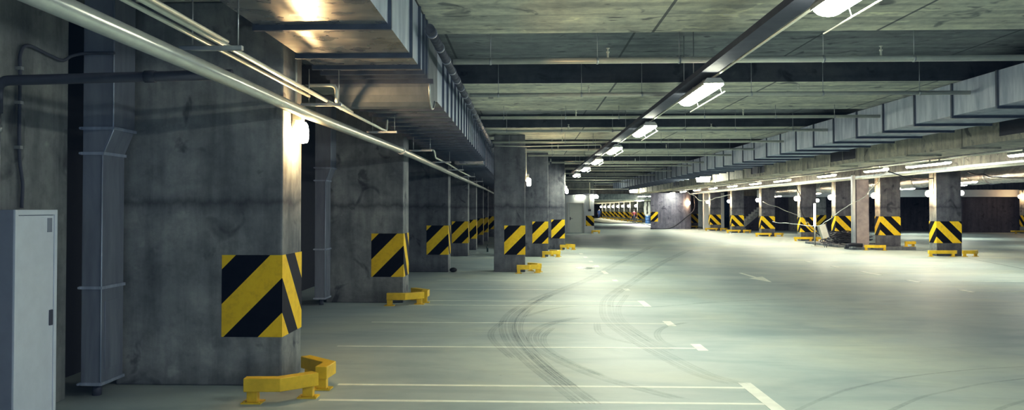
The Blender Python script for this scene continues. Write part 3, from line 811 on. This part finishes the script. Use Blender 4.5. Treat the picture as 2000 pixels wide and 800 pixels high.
for k, (pts, w, l) in enumerate(SK):
    b = bmesh.new(); sp = [(p.x, p.y) for p in spline([(x, y, 0) for x, y in pts], 10)]
    if w > .11:
        for off, ww in ((-.5,.10), (-.34,.2), (-.14,.12), (.08,.1), (.24,.22), (.46,.14)): ribbon(b, [(x+off*w*1.2, y) for x, y in sp], w*ww*1.1, .0035+.0002*k, True)
    else:
        for off, ww in ((-.35,.28), (.05,.35), (.4,.22)): ribbon(b, [(x+off*w, y) for x, y in sp], w*ww, .0035+.0002*k, True)
    tag(obj('tyre_mark', b, M['skid']), l, 'floor marking')
b = bmesh.new(); ribbon(b, [(13.2,22.), (13.74,24.62), (14.86,29.91), (15.9,36.25)], .03, .003)
tag(obj('floor_joint', b, M['black']), 'thin dark joint line on the floor before the nearest right-row column', 'floor marking')
b = bmesh.new(); prism(b, [(1.70+.25*math.cos(a)*(1+.2*math.sin(3*a)), 24.5+.45*math.sin(a)) for a in [2*PI*k/18 for k in range(18)]], 0, .0015)
tag(obj('floor_stain', b, M['puddle']), 'small teal wet stain on the floor behind the line ends', 'stain')

# ------------------------------------------------------------------ right side services
t = thing('foil_duct', 'crumpled silver foil duct running behind the right-row columns', 'duct', (17.3, 0, 2.88))
b = bmesh.new(); pts = []; rs = []
for k in range(133):
    y = 18+k*.32; pts.append((random.uniform(-.012,.012), y, random.uniform(-.012,.012))); rs.append(.30+random.uniform(-.018,.018)-(.03 if k % 9 == 0 else 0))
tube(b, pts, rs, 18); obj('duct_skin', b, M['foil'], t)
hb = bmesh.new(); lathe(hb, [(.325,-.02), (.325,.02)], 18, axis='y'); bx(hb, -.01, .01, -.01, .01, .32, 1.04); sb = obj('strap', hb, M['zinc'], t); sb.location = (0, 21, 0)
for y in range(24, 60, 3):
    c = sb.copy(); COL.objects.link(c); c.location = (0, y, 0)
t = thing('cable_tray', 'pale wide cable tray passing in front of the right-row column tops', 'cable tray', (13.92, 0, 2.93))
b = bmesh.new(); bx(b, -.13, .13, 14, 85, 0, .015); bx(b, -.13, -.115, 14, 85, .015, .09); bx(b, .115, .13, 14, 85, .015, .09); obj('tray', b, M['galv'], t)
obj('pipe', mk(tube, [(-.2, 14, -.03), (-.2, 85, -.03)], .04, 10), M['pipe'], t)
hp = obj('hanger_rod', mk(tube, [(-.1,0,.015), (-.1,0,.69)], .006, 6), M['zinc'], t); hp.location = (0, 18, 0)
for y in range(22, 76, 6):
    c = hp.copy(); COL.objects.link(c); c.location = (0, y, 0)
def cable(pts, r, label, mat='black', k=6):
    tag(obj('loose_cable', mk(tube, spline(pts, k), r, 6), M[mat]), label, 'cable')
def wig(a, b_, n, amp, sag=0):
    a = Vector(a); b_ = Vector(b_); out = []
    for k in range(n+1):
        s = k/n; p = a.lerp(b_, s)
        p += Vector((random.uniform(-amp,amp), 0, random.uniform(-amp,amp)-sag*4*s*(1-s))) if 0 < k < n else Vector()
        out.append(p)
    return out
cable(wig((12.4, 30.2, 3.0), (13.75, 35.8, 2.15), 7, .05) + wig((13.2, 35.85, 1.85), (12.55, 37.6, .95), 6, .04) + wig((12.3, 38.5, .92), (11.9, 42.4, 1.05), 5, .03), .016, 'pale loose cable sagging across the hall from the lights to the box', 'zinc')
cable(wig((12.4, 30.7, 3.0), (14.42, 31.36, 2.74), 6, .03, .1), .018, 'loose cable looping from the lights to the nearest right-row column')
cable(wig((15.7, 31.6, 2.98), (16.75, 31.0, 2.74), 5, .04, .05) + wig((16.8, 30.0, 2.70), (16.75, 27.0, 2.86), 6, .04, .03), .02, 'loose wavy cable hanging in front of the foil duct')
cable([(13.9, 45.5, 2.93), (14.0, 45.3, 2.6), (14.15, 45.3, 2.25), (14.1, 45.2, 1.7), (14.35, 45.2, 1.1), (14.5, 45., .7), (14.9, 44.8, .35), (15.25, 44.6, .03)], .022, 'dark cable dangling down the fourth right-row column')
cable(wig((14.42, 53.4, 2.1), (15.7, 50.5, 1.25), 5, .05) + wig((16, 49.5, .98), (13.6, 42.8, .95), 4, .03), .018, 'pale cable drooping from the fifth right-row column lamp', 'zinc')
cable([(13.85, 72., 2.95), (13.94, 72.1, 2.3), (13.96, 72.15, 1.8), (13.75, 72.2, 1.4), (13.2, 72.2, .95), (12.6, 72.2, .45), (12.0, 72.1, .12), (11.4, 72., .04), (10.3, 72., .04)], .05, 'thick dark cable drooping along the rounded wall')
cable(wig((12.6, 68, 3.0), (13.6, 68., 2.3), 4, .04) + wig((14.2, 67.2, 2.35), (15.2, 64.6, 2.75), 4, .05), .03, 'pale slack cable in front of the seventh right-row column', 'zinc')
cable([(8.7, 128, .03), (8.9, 112, .03), (9.3, 101.5, .03), (11, 100, .03), (13, 100.5, .03), (12.6, 88, .03), (13.5, 80, .03)], .045, 'dark cable lying on the floor near the distant person')
# cable heap
b = bmesh.new()
for k in range(26):
    cx, cy, cz = random.uniform(13.75, 14.6), random.uniform(38.5, 39.9), .13 + .02*k; R = random.uniform(.45, .85)*(1-.4*k/26); ph = random.uniform(0, 6)
    pts = [(cx+R*math.cos(a+ph)*1.05, cy+R*.8*math.sin(a+ph), min(.78, cz+.05*math.sin(2*a+ph)+.03*random.random())) for a in [2*PI*j/14*1.05 for j in range(15)]]
    tube(b, spline(pts, 3), .019, 6)
o = obj('cable_heap', b, M['black']); tag(o, 'tangled heap of black cables piled by the slim pier', 'cables'); o['kind'] = 'stuff'
t = thing('distribution_box', 'grey metal box leaning tilted over the cable heap', 'box', (12.95, 38.1, .42)); t.rotation_euler = (0, math.radians(-18), math.radians(8))
obj('box_body', mk(bx, -.17, .12, -.1, .1, 0, .58), M['plastic'], t, .01); obj('box_lid', mk(bx, .12, .15, -.11, .11, -.01, .59), M['dpipe'], t, .005)
b = bmesh.new(); [tube(b, [(x, y, -.43), (x, y, .02)], .012, 6) for x in (-.14, .1) for y in (-.08, .08)]; obj('stand', b, M['dpipe'], t)
t = thing('tube_lamp', 'upright white fluorescent tube on a stand left of the tilted box', 'lamp', (12.98, 39.6, 0))
obj('tube', mk(tube, [(0,0,.9), (0,0,1.9)], .05, 12), M['faint'], t); obj('stand_pole', mk(tube, [(0,0,.02), (0,0,.9)], .035, 8), M['zinc'], t)
b = bmesh.new(); lathe(b, [(.18,0), (.18,.02), (.04,.04)], 14); obj('base', b, M['zinc'], t)
b = bmesh.new(); tube(b, bend([(12.95, 35.62, .075), (12.95, 35.62, .20), (13.1, 35.62, .22), (13.55, 35.62, .2)], .12), .075, 12)
tag(obj('drain_hose', b, M['black']), 'black elbowed hose lying before the slim pinkish pier', 'hose')
# boxes, bottle, lump
b = bmesh.new(); lathe(b, [(.035,0), (.037,.01), (.037,.15), (.03,.19), (.014,.22), (.014,.28), (.017,.285), (.017,.30)], 14)
o = obj('bottle', b, M['glass']); o.location = (-1.44, 33.6, 0); tag(o, 'dark glass bottle standing alone on the floor', 'bottle')
b = bmesh.new(); bmesh.ops.create_icosphere(b, subdivisions=3, radius=.09)
for v in b.verts:
    v.co *= 1 + .22*math.sin(9*v.co.x+4)*math.cos(11*v.co.y+1); v.co.x *= 1.15; v.co.z = (v.co.z*.75) + .06
    v.co.z = max(0, v.co.z)
for f in b.faces: f.smooth = True
o = obj('debris_lump', b, M['black']); o.location = (-1.87, 22.78, 0); tag(o, 'black rubbish lump on the floor at the third left pier', 'debris')
t = thing('switch_conduit', 'vertical white conduit with a dark switch on the door block', 'conduit', (4.44, 59.88, 0))
obj('pipe_body', mk(tube, [(0,0,1.63), (0,0,3.5)], .03, 8), M['pipe'], t); obj('switch_box', mk(bx, -.09, .09, -.05, .06, 1.5, 1.64), M['dpipe'], t, .01)
tag(obj('service_pipe', mk(tube, [(1.7, 59.88, 2.68), (4.72, 59.88, 2.68)], .06, 10), M['dpipe']), 'dark pipe running level over the white door', 'pipe')
tag(obj('service_pipe', mk(tube, [(1.8, 59.93, 3.02), (7.1, 59.93, 3.02)], .03, 8), M['pipe']), 'thin pale pipe high over the white door reaching right', 'pipe')
# insulated riser and barrel by the far columns
b = bmesh.new(); 
for xx, z0, z1 in ((13.95, 1.05, 2.7), (14.4, .95, 2.7)):
    pts = [(xx+random.uniform(-.04,.04), 101.5, z0+(2.5-z0)*k/10) for k in range(11)]; tube(b, pts, [.17+random.uniform(-.04,.04) for _ in pts], 12)
tube(b, [(13.95,101.5,1.1), (14.1,101.5,.9), (14.4,101.5,1.0)], .15, 10)
tag(obj('wrapped_riser', b, M['plastic']), 'lumpy white wrapped pipes hanging beside the far columns', 'pipe')
b = bmesh.new(); lathe(b, [(.28,0), (.30,.03), (.31,.3), (.29,.32), (.31,.34), (.31,.6), (.29,.62), (.31,.64), (.30,.9), (.27,.92)], 20)
o = obj('barrel', b, M['barrel']); o.location = (13.9, 99., 0); tag(o, 'blue barrel standing left of the rounded wall', 'barrel')
# dark staircase between the sixth and seventh right-row columns
b = bmesh.new(); n = 12
pr = [(0,0)]
for k in range(n): pr += [(k*.2, (k+1)*.17), ((k+1)*.2, (k+1)*.17)]
pr += [(n*.2, n*.17-.32), (.35, 0)]
prism(b, pr, 0, 1.2, lambda a, c, d: (a, d, c))
o = obj('concrete_staircase', b, M['wallc']); o.location = (16.0, 65.8, .25); tag(o, 'dark stair flight rising behind the crouching person', 'staircase')
b = bmesh.new(); bx(b, 0, .06, 0, 1.2, 0, .25); o2 = obj('stair_base', mk(bx, 0, .5, 0, 1.2, -.25, 0), M['wallc'], o)

# ------------------------------------------------------------------ people
def person(name_label, joints, bones, mats, loc, rz, hair=True, head='head'):
    """joints: name -> (pos, radius); bones: list of (a, b, material key)"""
    names = list(joints); idx = {n: i for i, n in enumerate(names)}
    me = bpy.data.meshes.new('person')
    me.from_pydata([joints[n][0] for n in names], [(idx[a], idx[b]) for a, b, _ in bones], [])
    o = bpy.data.objects.new('person_skeleton', me); COL.objects.link(o)
    m = o.modifiers.new('skin', 'SKIN'); m.use_smooth_shade = True
    for i, n in enumerate(names):
        sv = me.skin_vertices[0].data[i]; r = joints[n][1]; sv.radius = (r, r) if not isinstance(r, tuple) else r; sv.use_root = (n == 'pelvis')
    s = o.modifiers.new('sub', 'SUBSURF'); s.levels = 2; s.render_levels = 2
    dg = bpy.context.evaluated_depsgraph_get(); dg.update()
    nm = bpy.data.meshes.new_from_object(o.evaluated_get(dg))
    bpy.data.objects.remove(o)
    keys = list(dict.fromkeys(k for _, _, k in bones))
    nm.materials.clear()
    for k in keys: nm.materials.append(M[mats[k]])
    segs = [(Vector(joints[a][0]), Vector(joints[b][0]), keys.index(k)) for a, b, k in bones]
    for p in nm.polygons:
        c = p.center; best = 9; p.use_smooth = True
        for a, b, k in segs:
            d = b-a; tt = max(0, min(1, (c-a).dot(d)/max(1e-9, d.length_squared))); q = (c-(a+d*tt)).length
            if q < best: best = q; p.material_index = k
    po = bpy.data.objects.new('person', nm); COL.objects.link(po); po.location = loc; po.rotation_euler = (0, 0, rz)
    tag(po, name_label, 'person')
    if hair:
        hp = Vector(joints['head'][0]); b = bmesh.new(); bmesh.ops.create_uvsphere(b, u_segments=16, v_segments=10, radius=.112)
        bmesh.ops.delete(b, geom=[v for v in b.verts if v.co.z < -.05 or (v.co.y < -.055 and v.co.z < .04)], context='VERTS')
        for v in b.verts: v.co += hp + Vector((0, .012, .02))
        for f in b.faces: f.smooth = True
        obj('hair', b, M['hair'], po, recalc=False)
    return po

def stand(sx=.0, arm=0.):
    J = dict(pelvis=((0,0,.92),(.14,.11)), waist=((0,0,1.05),(.13,.10)), chest=((0,0,1.28),(.165,.11)), neck0=((0,0,1.43),.065), neck=((0,-.01,1.48),.05), chin=((0,-.03,1.53),(.07,.075)), head=((0,-.02,1.61),(.085,.10)), crown=((0,-.01,1.70),.06), nose=((0,-.125,1.59),.014))
    B = [('pelvis','waist','low'), ('waist','chest','top'), ('chest','neck0','top'), ('neck0','neck','skin'), ('neck','chin','skin'), ('chin','head','skin'), ('head','crown','skin'), ('head','nose','skin')]
    for s, n in ((-1,'l'), (1,'r')):
        J['hip'+n] = ((s*.09,0,.86),.095); J['knee'+n] = ((s*.10,-.03*s-.01,.48),.062); J['ank'+n] = ((s*.105,.02-.03*s,.09),.042); J['toe'+n] = ((s*.12,-.15-.03*s,.04),.035)
        B += [('pelvis','hip'+n,'low'), ('hip'+n,'knee'+n,'low'), ('knee'+n,'ank'+n,'low'), ('ank'+n,'toe'+n,'shoe')]
        J['sh'+n] = ((s*.19,0,1.38),.06); J['el'+n] = ((s*(.27+arm),.02,1.12),.043); J['wr'+n] = ((s*(.26+arm),-.08,.88),.03); J['pal'+n] = ((s*(.255+arm),-.10,.80),(.025,.035))
        B += [('chest','sh'+n,'top'), ('sh'+n,'el'+n,'top'), ('el'+n,'wr'+n,'top'), ('wr'+n,'pal'+n,'skin')]
        for q, (dy, ln) in enumerate(((-.03,.075), (-.01,.085), (.012,.08), (.03,.062))):
            J['f%d%s' % (q,n)] = ((s*(.25+arm),-.105+dy,.75-ln*.45),.009); J['g%d%s' % (q,n)] = ((s*(.24+arm),-.115+dy,.75-ln),.008)
            B += [('pal'+n,'f%d%s' % (q,n),'skin'), ('f%d%s' % (q,n),'g%d%s' % (q,n),'skin')]
        J['th'+n] = ((s*(.24+arm),-.15,.79),.010); J['ti'+n] = ((s*(.23+arm),-.175,.755),.009)
        B += [('pal'+n,'th'+n,'skin'), ('th'+n,'ti'+n,'skin')]
    return J, B
J, B = stand(arm=.06)
sc = .9
p1 = person('distant person in dark red top and dark trousers walking among far columns', J, B, dict(top='red', low='navy', skin='skin', shoe='plastic'), (12.33, 99.0, 0), PI); p1.scale = (.93, .93, .93)
J, B = stand()
p2 = person('tiny distant person in blue overalls at the left end of the far columns', J, B, dict(top='blue', low='blue', skin='skin', shoe='navy'), (13.45, 158.3, 0), .3); p2.scale = (1.15, 1., .98)
# crouching worker (faces the camera side, bent forward)
J = dict(pelvis=((0,.12,.30),(.14,.12)), waist=((0,.08,.45),(.13,.11)), chest=((0,-.08,.70),(.165,.12)), neck0=((0,-.16,.83),.065), neck=((0,-.19,.88),.05), chin=((0,-.24,.90),(.07,.075)), head=((0,-.25,.98),(.085,.10)), crown=((0,-.24,1.07),.06), nose=((0,-.355,.95),.014))
B = [('pelvis','waist','low'), ('waist','chest','top'), ('chest','neck0','top'), ('neck0','neck','skin'), ('neck','chin','skin'), ('chin','head','skin'), ('head','crown','skin'), ('head','nose','skin')]
for s, n in ((-1,'l'), (1,'r')):
    J['hip'+n] = ((s*.10,.10,.27),.10); J['knee'+n] = ((s*.20,-.26,.44),.065); J['ank'+n] = ((s*.14,.0,.09),.045); J['toe'+n] = ((s*.16,-.19,.04),.036)
    B += [('pelvis','hip'+n,'low'), ('hip'+n,'knee'+n,'low'), ('knee'+n,'ank'+n,'low'), ('ank'+n,'toe'+n,'shoe')]
    J['sh'+n] = ((s*.19,-.12,.78),.06); J['el'+n] = ((s*.27,-.30,.58),.043); J['wr'+n] = ((s*.14,-.46,.46),.03); J['pal'+n] = ((s*.09,-.51,.42),(.025,.035))
    B += [('chest','sh'+n,'top'), ('sh'+n,'el'+n,'top'), ('el'+n,'wr'+n,'skin'), ('wr'+n,'pal'+n,'skin')]
    for q, (dx, ln) in enumerate(((-.03,.075), (-.01,.085), (.012,.08), (.03,.062))):
        J['f%d%s' % (q,n)] = ((s*(.07)+dx,-.55,.40-ln*.3),.009); J['g%d%s' % (q,n)] = ((s*.06+dx,-.565,.39-ln*.8),.008)
        B += [('pal'+n,'f%d%s' % (q,n),'skin'), ('f%d%s' % (q,n),'g%d%s' % (q,n),'skin')]
    J['th'+n] = ((s*.05,-.50,.45),.010); J['ti'+n] = ((s*.03,-.53,.44),.009)
    B += [('pal'+n,'th'+n,'skin'), ('th'+n,'ti'+n,'skin')]
person('person in a pale shirt crouching between the sixth and seventh right-row columns', J, B, dict(top='shirt', low='khaki', skin='skin', shoe='navy'), (15.55, 64.6, 0), -.9)

# ------------------------------------------------------------------ world and view
w = bpy.data.worlds.new('world'); scene.world = w; w.use_nodes = True
bg = w.node_tree.nodes['Background']; bg.inputs[0].default_value = (.35, .48, .75, 1); bg.inputs[1].default_value = .5
scene.view_settings.view_transform = 'Standard'; scene.view_settings.look = 'None'; scene.view_settings.exposure = 1.4; scene.view_settings.gamma = 1
# overall film response: cool shadows, faintly yellow highlights
vs = scene.view_settings; vs.use_curve_mapping = True
cm = vs.curve_mapping
cm.white_level = (1.7, 1.7, 1.7); cm.extend = 'HORIZONTAL'
for ci, pts in enumerate((((0,0),(.035,.0435),(.176,.30),(.50,.74),(1,1)), ((0,.0005),(.035,.048),(.176,.315),(.50,.76),(1,1)), ((0,.0015),(.035,.053),(.176,.29),(.50,.63),(1,.84)))):
    cv = cm.curves[ci]
    while len(cv.points) < len(pts): cv.points.new(.5, .5)
    for p, (x, y) in zip(cv.points, pts): p.location = (x, y)
cm.update()
cy = scene.cycles
cy.use_denoising = True; cy.max_bounces = 6; cy.diffuse_bounces = 4; cy.glossy_bounces = 3; cy.transmission_bounces = 2; cy.transparent_max_bounces = 6
cy.sample_clamp_indirect = 4; cy.sample_clamp_direct = 0; cy.use_light_tree = True; cy.caustics_reflective = False; cy.caustics_refractive = False
